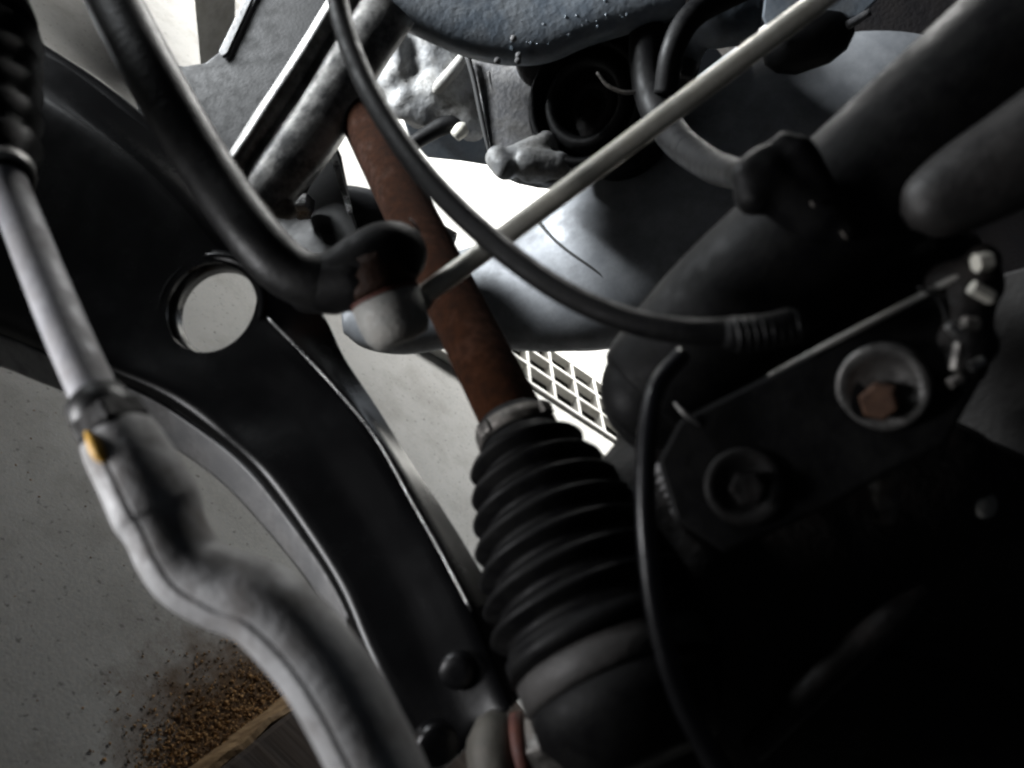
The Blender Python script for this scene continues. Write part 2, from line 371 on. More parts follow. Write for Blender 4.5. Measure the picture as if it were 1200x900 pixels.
wg.data.materials.append(M['liner']); wg.parent = o  # unseen upright sheet added to keep light off the strut
tag(o, 'black floor pan of the car overhead, dark behind the upper end of the rail', 'floor pan')

# chassis rail: smooth grey member
rail = thing('chassis_rail', 'smooth grey rounded chassis rail running up behind the drive shaft', 'chassis rail', P(500, 360, .8))
rl = [(402, 378, .83, .012), (425, 375, .83, .030), (470, 366, .82, .044), (540, 350, .81, .050), (640, 336, .80, .067), (705, 308, .80, .090), (820, 226, .79, .098), (950, 130, .78, .10), (1150, -20, .77, .10)]
def railprof(a):        # oval section, its broad face turned to the front of the car
    b_ = a-math.pi/2+math.radians(24)
    return 1.07/math.sqrt(math.cos(b_)**2+(math.sin(b_)/.5)**2)
link('rail_body', sweep(rl, 8, 40, prof=railprof), 'rail_grey', rail)
# seam round the rail
def ring_on(ctrl, idx, dr, wid, skew=0):
    pts = spline([P(c[0], c[1], c[2]) for c in ctrl], 8); rad = [x.x for x in spline([Vector((c[3], 0, 0)) for c in ctrl], 8)]
    V = []; Fc = []; n = 48
    p = pts[idx]; T = (pts[idx+1]-pts[idx-1]).normalized(); sd = T.cross((CAM-p).normalized()).normalized(); nn = sd.cross(T)
    for k in range(n):
        a = 2*math.pi*k/n; r = rad[idx]*railprof(a)
        for (dt, q) in ((-wid, 0), (-wid*.6, dr), (wid*.6, dr), (wid, 0)):
            V.append(p+T*(dt+skew*math.sin(a))+(r+q)*(math.cos(a)*nn+math.sin(a)*sd))
    for k in range(n):
        for j in range(3): Fc.append((k*4+j, k*4+j+1, ((k+1) % n)*4+j+1, ((k+1) % n)*4+j))
    return pydata('ring', V, Fc)
link('seam', ring_on(rl, 38, .0010, .0014, .02), 'seam', rail)

# ------------------------------------------------------------------ subframe, upper left
sf = thing('subframe', 'glossy black steel subframe bracket with bright pressed ridges at the upper left', 'subframe', P(300, 150, .62))
pl = [(200, 100, .62), (400, 0, .62), (330, 240, .58)]
plate('web_plate', [(150, 78), (190, 72), (215, 76), (240, 72), (258, 58), (300, -8), (330, -40), (470, -40), (410, 60), (350, 170), (280, 190), (230, 180), (160, 130)], pl, .012, 'rubber', sf, .003)
def ridge(name, ctrl, material): return link(name, sweep(ctrl, 8, 20, jitter=.05), material, sf)
rows = []
for (xa, ya), (xb, yb), d in [((412, -40), (482, 24), .557), ((376, 20), (438, 90), .553), ((340, 78), (408, 146), .547), ((304, 132), (374, 196), .541), ((276, 176), (342, 234), .536), ((264, 196), (328, 252), .536)]:
    rr = []
    for t, dz in ((0, .05), (.03, .001), (.10, -.003), (.17, -.001), (.23, .0018), (.30, .0018), (.38, -.002), (.46, -.0045), (.60, -.0055), (.75, -.0045), (.88, -.001), (.96, .006), (1, .03)):
        rr.append(P(xa+(xb-xa)*t, ya+(yb-ya)*t, d+dz))
    rows.append(rr)
pr = link('pressed_ridge', loft(rows, 6, 4), 'worn_steel', sf); so = pr.modifiers.new('s', 'SOLIDIFY'); so.thickness = .003; so.offset = -1
o = plate('flange_edge', [(296, -20), (304, -20), (266, 62), (260, 66), (256, 60)], [(200, 100, .615), (400, 0, .615), (330, 240, .575)], .003, 'black_paint', sf, .0006)
cast('mount_ear', [(P(318, 228, .540), P(338, 248, .540), .009, .006), (P(300, 208, .548), P(330, 242, .540), .008, .009)], 'clamp', sf, .002, 3)
# bush behind the ridge
A = P(352, 205, .66); ax = (P(352, 205, .5)-A).normalized(); ax = (ax+RT*.35-UP*.1).normalized()
bu = link('bush', lathe(A, A+ax, [(-.03, .030), (.012, .030), (.016, .028), (.017, .018), (.012, .016), (.012, .008)], 36), 'alu_dark', sf)
hexnut('bolt', P(356, 236, .6), P(352, 260, .585), .009, .014, 'bare_steel', sf)
# hanging tab with bright edges
plate('tab', [(372, 130), (384, 150), (398, 180), (412, 250), (430, 300), (330, 300), (322, 258), (352, 240), (372, 200)], [(372, 150, .64), (412, 240, .6), (340, 300, .60)], .004, 'satin_black', sf, .0012)
plate('tab', [(374, 138), (380, 138), (396, 186), (412, 246), (407, 250), (392, 200), (384, 175)], [(372, 150, .632), (412, 240, .592), (340, 300, .592)], .002, 'bare_steel', sf, .0005)
# cross tube running behind the drive shaft
link('cross_tube', sweep([(330, 265, .72, .035), (400, 255, .72, .030), (450, 262, .73, .026), (520, 300, .75, .026)], 8, 24), 'black_paint', sf)

# pale board leaning beyond the notch
o = plate('pale_board', [(222, -60), (275, -60), (275, 90), (236, 90)], [(225, 0, 1.42), (270, 0, 1.36), (225, 90, 1.34)], .02, 'grate_white')
tag(o, 'pale lavender white board seen through the notch of the subframe', 'board')

# ------------------------------------------------------------------ gearbox and sump, top centre
gb = thing('gearbox', 'grey cast gearbox with lumpy weathered housing and bright rib above drive shaft', 'gearbox', P(500, 100, .8))
D = .82
cast('housing', [(P(420, -10, D), P(448, 58, D), .045, .034), (P(450, 60, D-.02), P(478, 118, D-.02), .028, .016), (P(470, 120, D-.02), P(494, 140, D-.02), .016, .010), (P(455, 95, D-.01), P(470, 110, D-.01), .018, .014),
     (P(500, 20, D+.0), P(520, 100, D-.005), .058, .040), (P(515, 105, D-.01), P(552, 142, D-.005), .036, .02), (P(600, 0, D+.06), P(600, 60, D+.06), .06, .05), (P(462, 48, D-.045), P(470, 75, D-.04), .012, .008), (P(500, 120, D-.0), P(520, 135, D), .03, .02)],
     'aluminium', gb, .005, 3, .004)
link('rib', sweep([(548, 58, D-.045, .004), (535, 78, D-.045, .0062), (514, 102, D-.04, .0062), (508, 110, D-.035, .003)], 6, 16), 'zinc_dull', gb)
plate('cover_plate', [(468, 128), (500, 138), (560, 150), (578, 168), (578, 196), (540, 190), (500, 186), (478, 160)], [(480, 140, D+.02), (570, 160, D+.02), (500, 186, D+.05)], .02, 'sump_blue', gb, .003)
link('lever', sweep([(470, 178, D-.03, .007), (500, 158, D-.03, .008), (525, 146, D-.03, .009), (540, 150, D-.03, .006)], 6, 16), 'rubber', gb)
link('lever_cap', sweep([(533, 160, D-.04, .006), (541, 152, D-.04, .0075), (547, 149, D-.04, .005)], 5, 16), 'zinc', gb)

br = thing('engine_bracket', 'ribbed dark grey engine bracket hanging down to a rounded foot', 'bracket', P(600, 150, .74))
plate('face', [(545, 60), (620, 62), (630, 90), (628, 130), (640, 150), (660, 185), (668, 215), (612, 210), (578, 196), (566, 150), (556, 100)], [(560, 80, .745), (620, 80, .735), (590, 200, .72)], .02, 'alu_dark', br, .004, 1, 3)
for i, x in enumerate((566, 578, 590, 603, 615)):
    link('rib', sweep([(x-6, 84, .742, .0010), (x+1, 120, .737, .0016), (x+8, 160, .7305, .0016), (x+13, 190, .724, .0008)], 5, 10), 'alu_dark', br)
link('joint_gap', sweep([(548, 66, .742, .003), (556, 96, .737, .0026), (566, 146, .729, .0024), (576, 190, .721, .0014)], 6, 8), 'seam', br)
cast('foot', [(P(583, 186, .715), P(592, 198, .71), .012, .011), (P(622, 192, .715), P(655, 196, .712), .017, .014), (P(600, 190, .72), P(640, 170, .72), .014, .014)], 'aluminium', br, .0025, 3, .0015)

sp = thing('sump_pan', 'blue grey engine sump pan with wet drops along its lower rim', 'sump', P(600, 20, .66))
rows = []
for t, (x, y) in enumerate([(392, -12), (430, 8), (480, 30), (540, 56), (590, 68), (640, 66), (690, 46), (750, 28), (800, 12)]):
    rows.append([P(x+60, y-190, .62), P(x+30, y-90, .60), P(x+6, y-22, .595), P(x, y, .605), P(x, y+3, .64), P(x+10, y-10, .72)])
o = link('pan', loft(rows, 5, 4), 'sump_blue', sp); s = o.modifiers.new('s', 'SOLIDIFY'); s.thickness = .003
M['water_drop'] = mat('water_drop', (.10, .12, .14), None, .08, .12, scale=80, bump=0)
for i in range(26):
    t = random.random(); x = 585+150*t; y = 62-44*max(0, t-.25)/.75-random.random()**2*40
    q = P(x, y, .5925); r = random.uniform(.0005, .0013)
    link('drop', lathe(q-UP*r, q+UP*r, [(0, r*.15), (r*.3, r*.7), (r, r), (r*1.8, r*.75), (r*2.8, r*.25)], 10), 'water_drop', sp)
for (x, y) in ((583, 72), (608, 66), (607, 72), (602, 46)):
    q = P(x, y, .588); link('bolt', lathe(q, q-FW, [(0, .0026), (.002, .0025), (.003, .0012)], 12), 'alu_dark', sp)

# round rubber mount
A = P(692, 122, .70); ax = (CAM-A).normalized(); ax = (ax-RT*.45+UP*.25).normalized()
mt = thing('rubber_mount', 'round black rubber engine mount with dark ring and sunken rusty bolt', 'mount', A)
link('outer_ring', lathe(A, A+ax, [(-.07, .058), (.0, .060), (.012, .058), (.016, .054), (.014, .049), (-.004, .047)], 56), 'rubber', mt)
link('inner_ring', lathe(A, A+ax, [(-.03, .046), (-.004, .046), (.010, .041), (.014, .036), (.010, .030), (-.006, .028), (-.01, .026)], 56), 'satin_black', mt)
link('sleeve', lathe(A, A+ax, [(-.03, .026), (-.008, .026), (-.002, .022), (-.002, .014), (-.014, .013)], 40), 'dark_cast', mt)
hexnut('bolt', A-ax*.014, A, .012, .01, 'rust', mt)
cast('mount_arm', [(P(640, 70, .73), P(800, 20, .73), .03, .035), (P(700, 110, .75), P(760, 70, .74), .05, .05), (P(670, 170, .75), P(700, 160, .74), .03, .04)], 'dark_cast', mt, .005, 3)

# upper right fittings behind the link rod
ft = thing('pipe_fitting', 'small blue grey pipe elbow half hidden behind the upper link rod', 'pipe fitting', P(840, 50, .62))
link('elbow', sweep([(800, 76, .64, .012), (812, 40, .63, .018), (845, 22, .62, .022), (885, 26, .62, .018)], 8, 24), 'sump_blue', ft)
link('collar', sweep([(795, 92, .63, .011), (800, 74, .63, .013)], 4, 20), 'satin_black', ft)
ft = thing('heat_plate', 'thin bluish metal plate edge above the black oval stop', 'plate', P(960, 20, .62))
plate('plate', [(890, 40), (930, 30), (1000, 26), (1030, 0), (1060, -40), (900, -40)], [(900, 40, .66), (1000, 30, .63), (960, -40, .62)], .006, 'sump_blue', ft, .002, 1)
link('rim', sweep([(885, 46, .65, .003), (930, 36, .64, .004), (985, 32, .63, .004), (1020, 14, .62, .003)], 6, 12), 'alu_dark', ft)
o = link('rubber_stop', lathe(P(900, 66, .66), P(985, 36, .64), [(-.004, .006), (.004, .016), (.018, .022), (.045, .022), (.060, .016), (.068, .006)], 30), 'rubber')
tag(o, 'black oval rubber stop beside the upper end of the link rod', 'rubber stop')

# ------------------------------------------------------------------ control arm
S = [  # c0 lower flange edge, c1 left shoulder, c3 right shoulder, c4 right flange edge, depth
 ((500, 925), (505, 915), (598, 830), (622, 800), .345),
 ((446, 820), (452, 808), (574, 768), (598, 742), .36),
 ((418, 764), (427, 757), (553, 717), (575, 697), .37),
 ((378, 700), (400, 692), (519, 652), (548, 650), .385),
 ((322, 628), (360, 626), (488, 597), (517, 600), .40),
 ((262, 564), (303, 549), (443, 517), (477, 540), .415),
 ((200, 520), (250, 502), (400, 463), (438, 477), .43),
 ((142, 488), (190, 461), (353, 412), (402, 422), .44),
 ((93, 464), (122, 432), (313, 372), (377, 370), .45),
 ((43, 444), (50, 402), (272, 312), (330, 306), .46),
 ((0, 427), (0, 382), (205, 232), (250, 218), .47),
 ((-60, 412), (-70, 365), (125, 162), (160, 145), .48),
 ((-120, 405), (-140, 350), (36, 108), (70, 76), .49),
 ((-180, 400), (-200, 340), (-60, 60), (-40, 20), .50),
 ((-330, 390), (-350, 330), (-180, -20), (-160, -60), .52)]
ca = thing('control_arm', 'glossy black pressed steel lower control arm with a round hole and curved flanges', 'control arm', P(300, 500, .43))
rows = []
for c0_, c1_, c3_, c4_, d in S:
    c0_, c1_, c3_, c4_ = map(Vector, (c0_, c1_, c3_, c4_)); mid = lambda t: c1_.lerp(c3_, t)
    rows.append([P(*c0_, d+.024), P(*c0_.lerp(c1_, .5), d+.012), P(*c0_.lerp(c1_, .88), d+.002), P(*mid(.05), d-.003), P(*mid(.25), d-.002), P(*mid(.5), d-.0005), P(*mid(.75), d-.002), P(*mid(.955), d-.003), P(*c3_.lerp(c4_, .12), d+.001), P(*c3_.lerp(c4_, .55), d+.012), P(*c4_, d+.024)])
arm = link('arm_body', loft(rows, 6, 4), 'arm_paint', ca)
sol = arm.modifiers.new('s', 'SOLIDIFY'); sol.thickness = .0032; sol.offset = 0
# lower flange coloured paler as lit, thin steel lines painted in for rim light
M['lit_flange'] = mat('lit_flange', (.26, .26, .265), (.36, .355, .355), .4, .6, metal=.1, scale=40, bump=.1, bscale=260, dust=(.08, .07, .06), dust_amt=.6)
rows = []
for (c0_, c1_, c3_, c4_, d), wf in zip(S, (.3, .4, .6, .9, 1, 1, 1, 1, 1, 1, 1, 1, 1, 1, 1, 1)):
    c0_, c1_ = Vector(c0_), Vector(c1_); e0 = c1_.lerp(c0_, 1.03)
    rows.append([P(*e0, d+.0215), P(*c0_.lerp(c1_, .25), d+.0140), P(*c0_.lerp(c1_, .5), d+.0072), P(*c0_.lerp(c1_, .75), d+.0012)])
fl_ = link('lower_flange', loft(rows, 6, 4), 'lit_flange', ca); so = fl_.modifiers.new('s', 'SOLIDIFY'); so.thickness = .0012; so.offset = 0
link('pale_edge', sweep([(*c[2], c[4]-.0034, .0008) for c in S[2:9]], 6, 10), 'bare_steel', ca)
link('pale_edge', sweep([(*c[3], c[4]+.0225, .0007) for c in S[3:9]], 6, 10), 'bare_steel', ca)
# the hole
hc = P(248, 361, .453)
hA, hB, hC = P(0, 382, .467), P(205, 232, .467), P(353, 412, .437)
hn = (hB-hA).cross(hC-hA).normalized()
if hn.dot(FW) > 0: hn = -hn
HR = .0275
cut = bpy.data.objects.new('cut', lathe(hc-hn*.05, hc+hn*.05, [(0, HR), (.1, HR)], 48)); col.objects.link(cut)
cut.location = -ca.location*0
cut.matrix_world = Matrix.Translation((0, 0, 0))
b = arm.modifiers.new('b', 'BOOLEAN'); b.object = cut; b.operation = 'DIFFERENCE'; b.solver = 'EXACT'
bpy.context.view_layer.update(); applied(arm); bpy.data.objects.remove(cut)
for p in arm.data.polygons: p.use_smooth = True
bm = bmesh.new(); bm.from_mesh(arm.data)
for e in bm.edges:
    if len(e.link_faces) == 2 and e.calc_face_angle(0) > .6: e.smooth = False
bm.to_mesh(arm.data); bm.free()
# rolled lip of the hole (open in the middle)
def ringlathe(A, n, prof, seg=48):
    x, y, z = axes(A, A+n); V = []; Fc = []; m = len(prof)
    for k in range(seg):
        a = 2*math.pi*k/seg
        for t, r in prof: V.append(A+z*t+r*(math.cos(a)*x+math.sin(a)*y))
    for k in range(seg):
        for j in range(m): Fc.append((k*m+j, k*m+(j+1) % m, ((k+1) % seg)*m+(j+1) % m, ((k+1) % seg)*m+j))
    return pydata('ring', V, Fc)
link('hole_lip', ringlathe(hc, hn, [(.0014, HR+.0075), (.0022, HR+.0045), (.0012, HR+.0016), (-.0018, HR-.0006), (-.006, HR-.0014), (-.013, HR-.0016), (-.013, HR), (-.005, HR+.0008), (-.001, HR+.003)]), 'arm_paint', ca)
# bolts on the ball joint end
q = P(536, 786, .352); link('bolt_head', lathe(q+FW*.004, q-FW, [(0, .0082), (.006, .0082), (.0075, .007), (.008, .003)], 24), 'black_paint', ca)
q = P(508, 872, .335); link('bolt_head', lathe(q+FW*.004, q-FW+RT*.3, [(0, .0095), (.007, .0095), (.0085, .008), (.0085, .003)], 28), 'black_paint', ca)

# second, further leg of the arm seen at the upper left edge
o = link('rear_leg', sweep([(-60, 20, .57, .022), (30, 78, .555, .021), (110, 130, .54, .020), (180, 190, .52, .018), (240, 250, .50, .012)], 8, 24, flat=[.7]*5), 'arm_paint', ca)

# ------------------------------------------------------------------ anti-roll bar and its link
ar = thing('anti_roll_bar', 'thick black anti-roll bar curving down to a flattened end beside the drive shaft', 'anti-roll bar', P(330, 310, .35))
link('bar', sweep([(-60, -520, .47, .0134), (20, -280, .43, .0134), (92, -95, .40, .0134), (133, 0, .385, .0134), (180, 90, .37, .0130), (245, 200, .36, .0126), (305, 285, .35, .0125), (345, 322, .35, .0125), (380, 330, .352, .0125), (405, 322, .355, .011)], 9, 28), 'satin_black', ar)
link('flat_end', sweep([(380, 332, .353, .0125), (410, 322, .352, .0148), (440, 308, .352, .0165), (468, 294, .354, .0150), (485, 284, .357, .010), (491, 280, .359, .003)], 8, 28, flat=[.95, .9, .85, .8, .7, .6]), 'rubber', ar)
link('end_rim', sweep([(480, 256, .362, .0003), (487, 264, .3625, .0007), (491, 273, .363, .0008), (492, 282, .3635, .0003)], 6, 10), 'bare_steel', ar)
cast('clamp_bush', [(P(380, 333, .353), P(418, 330, .350), .0135, .0135), (P(418, 330, .350), P(430, 312, .350), .0125, .010), (P(360, 345, .358), P(395, 352, .358), .009, .007)], 'rubber', ar, .002, 4)

lk = thing('link_rod', 'thin zinc plated stabiliser link rod slanting up across the drive shaft', 'link rod', P(465, 375, .365))
link('rod', sweep([(486, 354, .362, .0050), (600, 270, .357, .0050), (800, 121, .348, .0050), (1010, -36, .34, .0050)], 6, 24), 'zinc', lk)
A = P(443, 330, .352); B = P(472, 400, .352)
link('ball_socket', lathe(A+(B-A)*.25, B, [(0, .0142), (.001, .0158), (.010, .0160), (.017, .0152), (.0215, .0125), (.0225, .006)], 40), 'zinc_dull', lk)
link('weld_collar', sweep([(478, 360, .362, .0062), (492, 350, .3615, .0066), (500, 344, .361, .0054)], 5, 24), 'zinc_dull', lk)
link('dust_boot', lathe(P(434, 303, .353), A+(B-A)*.27, [(0, .010), (.002, .0155), (.006, .0150), (.009, .0168), (.012, .0158), (.015, .0170), (.0185, .0158)], 36, .03), 'boot_brown', lk)
link('socket_rim', ringlathe(A+(B-A)*.26, (B-A).normalized(), [(-.0008, .0142), (-.0008, .0163), (.0008, .0163), (.0008, .0142)]), 'red_brown', lk)

# ------------------------------------------------------------------ drive shaft
A = P(575, 440, .40); B = P(470, 230, .50); sd = (A-B).normalized()
ds = thing('drive_shaft', 'rusty brown drive shaft ending in a black ribbed rubber boot', 'drive shaft', A)
link('shaft', lathe(B-sd*.30, A, [(0, .0158), (.10, .0158), (.12, .0160), (.2, .0160), (.26, .0160), (.33, .0160), (.45, .0160), (.61, .0160)], 40, .012), 'rust', ds)
S0 = P(603, 500, .372)      # small end of the boot
bd = (P(706, 748, .315)-S0).normalized()
prof = []; nr = 7; Lb = .104
prof.append((-.004, .0165)); prof.append((-.003, .0185)); prof.append((.009, .0188)); prof.append((.011, .0215))
for i in range(nr):
    t0 = .012+(Lb-.016)*i/nr; w_ = (Lb-.016)/nr; r0 = .0240+.0180*(1-(1-(i+.5)/nr)**1.6)
    for q, dr in ((.05, -.0045), (.2, -.003), (.38, .0012), (.5, .0022), (.62, .0012), (.8, -.003), (.95, -.0048)): prof.append((t0+w_*q, r0+dr))
prof += [(Lb-.003, .0385), (Lb, .040), (Lb+.008, .040), (Lb+.009, .037)]
boot = link('boot', lathe(S0, S0+bd, prof, 64, .02), 'rubber', ds)
cl = link('clamp_band', ringlathe(S0, bd, [(.0, .0188), (.0, .0198), (.0075, .0198), (.0075, .0188)], 56), 'clamp', ds)
x_, y_, z_ = axes(S0, S0+bd)
vdir = (CAM-S0).normalized(); vdir = (vdir-bd*vdir.dot(bd)).normalized(); sdir = bd.cross(vdir)
if sdir.dot(RT) < 0: sdir = -sdir
box('clamp_ear', S0+bd*.0037+(vdir*.6+sdir*.8)*.0210, bd*.0032, (vdir*.6+sdir*.8)*.0016, (sdir*.6-vdir*.8)*.0035, 'clamp', cl, .0006)
box('clamp_ear', S0+bd*.0037+(vdir*.75-sdir*.66)*.0204, bd*.0030, (vdir*.75-sdir*.66)*.0009, (sdir*.75+vdir*.66)*.004, 'clamp', cl, .0004)
link('boot_rim_band', ringlathe(S0, bd, [(Lb+.0005, .0398), (Lb+.0005, .0410), (Lb+.0075, .0410), (Lb+.0075, .0398)], 56), 'rubber', ds)
link('joint_housing', lathe(S0+bd*(Lb+.008), S0+bd, [(0, .036), (.002, .0395), (.012, .0395), (.014, .0375)], 56), 'shield', ds)
link('joint_body', lathe(S0+bd*(Lb+.021), S0+bd, [(0, .036), (.002, .0385), (.012, .0385), (.018, .034), (.03, .026)], 56), 'rubber', ds)

# ------------------------------------------------------------------ damper strut and bracket on the right
st = thing('damper_strut', 'black damper strut tube slanting to the upper right with a grey sheen', 'damper', P(900, 350, .32))
link('tube', sweep([(738, 492, .345, .016), (752, 478, .342, .0235), (775, 455, .34, .029), (860, 360, .325, .030), (1000, 235, .31, .030), (1200, 55, .295, .030), (1300, -40, .285, .030)], 8, 48), 'rubber', st)
link('lower_cap', lathe(P(742, 492, .352), P(800, 440, .337), [(-.006, .004), (-.004, .014), (.0, .0195), (.006, .022), (.03, .022)], 40), 'satin_black', st)
link('sheen_body', sweep([(1062, 258, .272, .004), (1082, 246, .27, .011), (1125, 222, .268, .0150), (1200, 178, .262, .017), (1330, 90, .25, .018)], 8, 32), 'dull_black', st)  # separate paler body put in for the grey sheen on the tube
# hose bracket on the strut
hb = cast('hose_bracket', [(P(878, 205, .285), P(895, 190, .285), .007, .0065), (P(900, 205, .285), P(885, 228, .285), .009, .008), (P(918, 168, .282), P(935, 180, .282), .0045, .006), (P(935, 180, .282), P(990, 270, .282), .007, .005), (P(900, 215, .287), P(960, 250, .287), .010, .012)], 'rubber', st, .002, 3)
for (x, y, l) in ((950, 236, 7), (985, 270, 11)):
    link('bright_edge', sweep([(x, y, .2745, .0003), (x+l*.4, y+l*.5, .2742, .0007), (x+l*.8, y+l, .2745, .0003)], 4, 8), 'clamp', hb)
# strut clamp bracket with pale strips along its edges
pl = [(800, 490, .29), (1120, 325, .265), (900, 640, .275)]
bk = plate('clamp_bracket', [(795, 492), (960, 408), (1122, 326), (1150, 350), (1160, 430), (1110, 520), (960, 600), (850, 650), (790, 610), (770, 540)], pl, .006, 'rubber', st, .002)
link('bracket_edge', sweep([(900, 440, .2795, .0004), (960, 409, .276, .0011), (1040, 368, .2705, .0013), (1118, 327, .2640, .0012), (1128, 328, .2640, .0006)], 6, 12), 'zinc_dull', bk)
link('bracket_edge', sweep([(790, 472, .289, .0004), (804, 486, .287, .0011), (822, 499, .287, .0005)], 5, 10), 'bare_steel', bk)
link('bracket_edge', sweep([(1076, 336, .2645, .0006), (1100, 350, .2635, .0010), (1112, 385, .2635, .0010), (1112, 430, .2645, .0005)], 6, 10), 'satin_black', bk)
# big flange bolt in the bracket
q = plane_hit(1044, 450, pl); n_ = (CAM-q).normalized(); n_ = (n_-RT*.15-UP*.18).normalized()
bo = link('flange_bolt', lathe(q+FW*.004, q+n_, [(0, .0148), (.006, .0152), (.0085, .0150), (.0095, .0138), (.0075, .0105), (.0055, .0082)], 48), 'bolt_steel', st)
hexnut('hex_head', q-RT*.0028-UP*.0048+n_*.002, q-RT*.0028-UP*.0048+n_*.02, .0066, .0080, 'rust_bright', bo)
q = plane_hit(876, 572, pl); n_ = (CAM-q).normalized()
bo = link('flange_bolt', lathe(q+FW*.004, q+n_, [(0, .0140), (.006, .0140), (.008, .0132), (.0065, .0098), (.005, .0082)], 48), 'dull_black', st)
hexnut('hex_head', q+n_*.004, q+n_*.02, .0066, .008, 'dark_cast', bo)

# nuts and studs at the right of the bracket
cp = thing('brake_bracket', 'dark bracket with small bright nut corners at the right of the flange bolt', 'bracket', P(1130, 380, .29))
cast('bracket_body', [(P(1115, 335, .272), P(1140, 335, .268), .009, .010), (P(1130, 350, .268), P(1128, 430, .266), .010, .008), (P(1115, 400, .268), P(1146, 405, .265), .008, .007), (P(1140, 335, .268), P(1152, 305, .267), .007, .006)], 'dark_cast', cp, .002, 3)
def bit(x, y, d, r, ang, el, material='zinc'):
    A_ = P(x, y, d); dv = (RT*math.cos(ang)+UP*math.sin(ang)); h = r*el
    return hexnut('nut', A_-dv*h, A_+dv*h, r, 2*h, material, cp)
bit(1152, 307, .258, .0034, .2, .8); bit(1151, 343, .257, .0026, -.5, 1.6); bit(1138, 379, .252, .0022, -.1, 1.2, 'clamp'); bit(1117, 386, .252, .0019, -.8, 1.2, 'bare_steel')
bit(1120, 446, .255, .0019, .5, 1.3, 'clamp'); bit(1122, 418, .254, .0020, 1.4, 2.2, 'clamp'); bit(1145, 426, .255, .0017, .5, 1.5, 'bare_steel')
sh = thing('brake_shield', 'dull brown grey brake dust shield at the right edge', 'brake shield', P(1180, 450, .4))
plate('shield_plate', [(1110, 350), (1200, 310), (1300, 300), (1320, 480), (1230, 560), (1150, 640), (1060, 650), (1050, 560), (1090, 450)], [(1100, 400, .40), (1250, 400, .36), (1100, 620, .40)], .003, 'shield', sh, .001, 1)
q = P(1138, 590, .33); link('stud', lathe(q+FW*.01, q-FW*1+RT*.2, [(0, .0075), (.010, .0075), (.012, .006), (.016, .0055), (.0165, .003)], 20), 'zinc_dull', sh)

# ------------------------------------------------------------------ wheel carrier (knuckle) bottom right
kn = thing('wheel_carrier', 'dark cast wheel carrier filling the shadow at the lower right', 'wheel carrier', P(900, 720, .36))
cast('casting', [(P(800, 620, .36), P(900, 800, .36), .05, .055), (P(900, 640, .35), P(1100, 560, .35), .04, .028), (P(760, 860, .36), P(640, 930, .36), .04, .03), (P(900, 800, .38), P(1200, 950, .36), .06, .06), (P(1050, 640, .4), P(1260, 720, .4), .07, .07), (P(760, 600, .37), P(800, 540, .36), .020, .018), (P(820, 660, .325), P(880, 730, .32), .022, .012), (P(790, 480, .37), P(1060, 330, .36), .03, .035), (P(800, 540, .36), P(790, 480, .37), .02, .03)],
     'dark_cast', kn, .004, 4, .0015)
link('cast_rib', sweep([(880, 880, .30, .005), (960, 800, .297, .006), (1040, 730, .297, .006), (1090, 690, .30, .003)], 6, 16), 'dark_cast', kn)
link('locating_pin', sweep([(1037, 508, .285, .0042), (1036, 530, .285, .0056), (1036, 570, .29, .0056), (1036, 610, .295, .004)], 6, 20), 'clamp', kn)
# threaded sensor fitting beside the cable
sa = P(776, 540, .315); sb = P(808, 592, .312)
link('thread', lathe(sa, sb, [(0, .006)]+[(.002+.0032*i+q, .0068 if s_ else .0052) for i in range(5) for q, s_ in ((0, 0), (.0008, 1), (.0016, 1), (.0024, 0))]+[(.0185, .008), (.023, .008), (.0235, .005)], 24), 'alu_dark', kn)

# ball joint at the bottom
A = P(590, 895, .335); B = P(680, 868, .33)
bj = thing('ball_joint', 'dull beige ball joint boot with red brown ring and castle nut at bottom edge', 'ball joint', A)
link('dust_boot', lathe(P(556, 905, .335), B, [(0, .006), (.002, .015), (.008, .021), (.014, .0225), (.020, .019), (.022, .015)], 40, .03), 'beige_rubber', bj)
link('ring', lathe(P(556, 905, .335)+(B-A).normalized()*.0215, B, [(0, .0155), (.001, .0185), (.005, .0185), (.006, .0165)], 40), 'red_brown', bj)
nt_ = hexnut('castle_nut', P(632, 882, .327), P(690, 862, .322), .0165, .014, 'clamp', bj, .007)
link('stud_end', lathe(P(650, 876, .325), P(700, 858, .32), [(0, .0062), (.014, .0062), (.016, .005)], 20), 'dark_cast', bj)
link('lug', sweep([(628, 842, .322, .004), (640, 838, .32, .007), (655, 846, .32, .006)], 5, 14), 'zinc_dull', bj)

# ------------------------------------------------------------------ hoses and cables
def hose(name, ctrl, label, material='rubber', cat='hose', seg=20):
    t = thing(name, label, cat, P(*ctrl[len(ctrl)//2][:3])); link('tube', sweep(ctrl, 10, seg), material, t); return t
h = hose('brake_hose', [(388, -60, .40, .0053), (400, 20, .38, .0053), (432, 105, .355, .0052), (490, 195, .33, .0050), (560, 268, .31, .0049), (640, 330, .29, .0047), (720, 370, .275, .0046), (800, 388, .265, .0046), (880, 386, .26, .0046), (925, 378, .26, .0046)],
     'black rubber brake hose sweeping across drive shaft and link rod to a ribbed end')
fe = link('ferrule', sweep([(850, 391, .258, .0046), (862, 391, .258, .0056), (900, 388, .257, .0058), (930, 380, .257, .0056), (942, 375, .257, .003)], 6, 24), 'rubber', h)
for i in range(8):
    t = i/7; x = 862+68*t; y = 392-10*t*t
    link('ferrule_ring', sweep([(x-2.2, y+.4, .257, .0058), (x, y, .257, .00605), (x+2.2, y-.4, .257, .0058)], 2, 20), 'satin_black', fe)
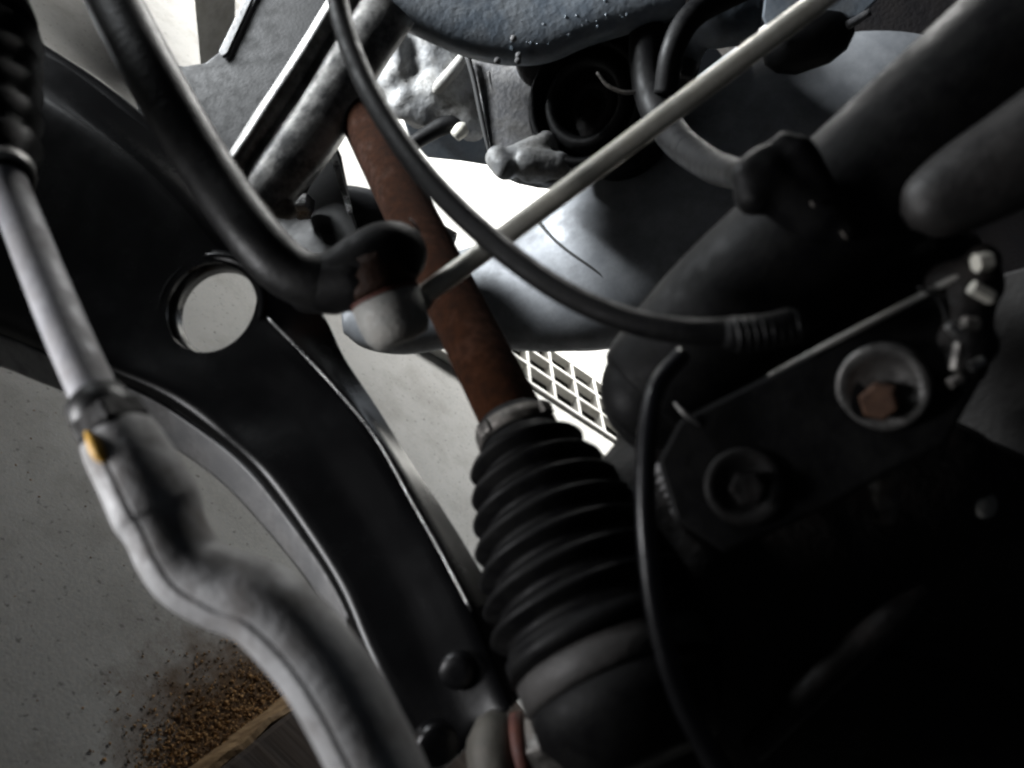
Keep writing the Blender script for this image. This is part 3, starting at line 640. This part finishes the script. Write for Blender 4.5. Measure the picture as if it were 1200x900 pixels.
h = hose('sensor_cable', [(800, 415, .285, .0033), (772, 450, .28, .0034), (760, 500, .275, .0035), (756, 570, .27, .0036), (760, 650, .265, .0037), (772, 730, .26, .0038), (795, 810, .255, .0039), (830, 880, .25, .0039), (860, 930, .245, .0039)],
     'thin shiny black sensor cable hanging down beside the rubber boot', 'shiny_rubber', 'cable')
h = hose('coolant_hose', [(760, -60, .62, .0135), (760, 0, .62, .0135), (757, 60, .61, .0135), (765, 115, .60, .0135), (790, 160, .56, .012), (830, 192, .45, .0092), (880, 208, .32, .0062)],
     'dark rubber hose dropping behind the link rod and bending to the strut bracket')
h = hose('vacuum_hose', [(905, -30, .58, .010), (850, -5, .58, .010), (810, 20, .57, .0095), (788, 60, .57, .009), (780, 110, .58, .009)], 'small black hose looping over the blue grey pipe elbow')
h = hose('earth_wire', [(700, 85, .6, .0014), (712, 100, .6, .0015), (730, 108, .6, .0016), (745, 108, .6, .0014)], 'short thin grey wire in front of the round mount', 'clamp', 'wire')

# ------------------------------------------------------------------ steering tie rod, nearest the lens
tr = thing('tie_rod', 'grey steel steering tie rod with cranked cast end and yellow paint mark', 'tie rod', P(140, 510, .25))
link('inner_rod', sweep([(5, 205, .305, .0074), (20, 245, .30, .0075), (70, 370, .275, .0075), (112, 465, .257, .0075), (128, 500, .25, .0080)], 8, 28), 'rod_steel', tr)
A = P(112, 470, .257); B = P(146, 520, .247)
link('thread_sleeve', lathe(A, B, [(0, .0080), (.001, .0098), (.006, .0102), (.013, .0102), (.014, .009)], 32), 'satin_black', tr)
hexnut('lock_nut', P(127, 490, .2505), P(150, 528, .2455), .0125, .009, 'dark_cast', tr)
def seamprof(a):
    a = (a+math.pi) % (2*math.pi)-math.pi
    d_ = (a-SA)/.03
    return 1-.075*math.exp(-d_*d_)+(.03 if (a-SA)*SG > .04 else 0)
SA, SG = .58, 1
ends = [(134, 503, .25, .0095), (142, 516, .248, .0116), (160, 548, .245, .0124), (180, 586, .2425, .0130), (188, 602, .242, .0128), (196, 620, .241, .0116), (209, 647, .24, .0116), (228, 671, .239, .0116), (264, 690, .238, .0120), (314, 712, .236, .0125), (376, 778, .232, .0127), (434, 878, .227, .0128), (470, 960, .222, .0128)]
T0 = spline([P(*e[:3]) for e in ends[:2]], 2)
te = link('rod_end', sweep(ends, 8, 220, prof=seamprof, jitter=.03), 'cast_grey', tr)
cast('boss', [(P(132, 566, .236), P(150, 585, .234), .0028, .0028)], 'cast_grey', te, .0012, 2)
cast('boss', [(P(205, 692, .2335), P(225, 704, .233), .002, .002)], 'cast_grey', te, .0012, 2)
link('paint_mark', sweep([(102, 507, .2385, .0008), (110, 520, .2355, .0020), (117, 533, .2340, .0020), (122, 542, .2335, .0007)], 6, 12), 'yellow', tr)
# rack gaiter where the rod disappears
gt_ = thing('steering_gaiter', 'black rubber steering gaiter with a bright clamp ring at the left edge', 'gaiter', P(0, 150, .32))
ga, gb_ = P(-10, 40, .36), P(8, 214, .305); Lg = (gb_-ga).length
prof = [(0, .02)]
for i in range(5):
    for q, dr in ((.1, -.002), (.5, .0022), (.9, -.002)): prof.append((Lg*(i+q)/5.6, .0185-.0016*i+dr))
prof += [(Lg*.93, .0095), (Lg, .0093)]
link('rack_tube', sweep([(-190, -420, .50, .021), (-90, -180, .42, .021), (-12, 30, .362, .020)], 6, 28), 'satin_black', gt_)
link('bellows', lathe(ga, gb_, prof, 40, .02), 'rubber', gt_)
link('clamp_ring', ringlathe(P(6, 203, .308), (gb_-ga).normalized(), [(-.003, .0095), (-.003, .0107), (.003, .0107), (.003, .0095)], 40), 'bare_steel', gt_)
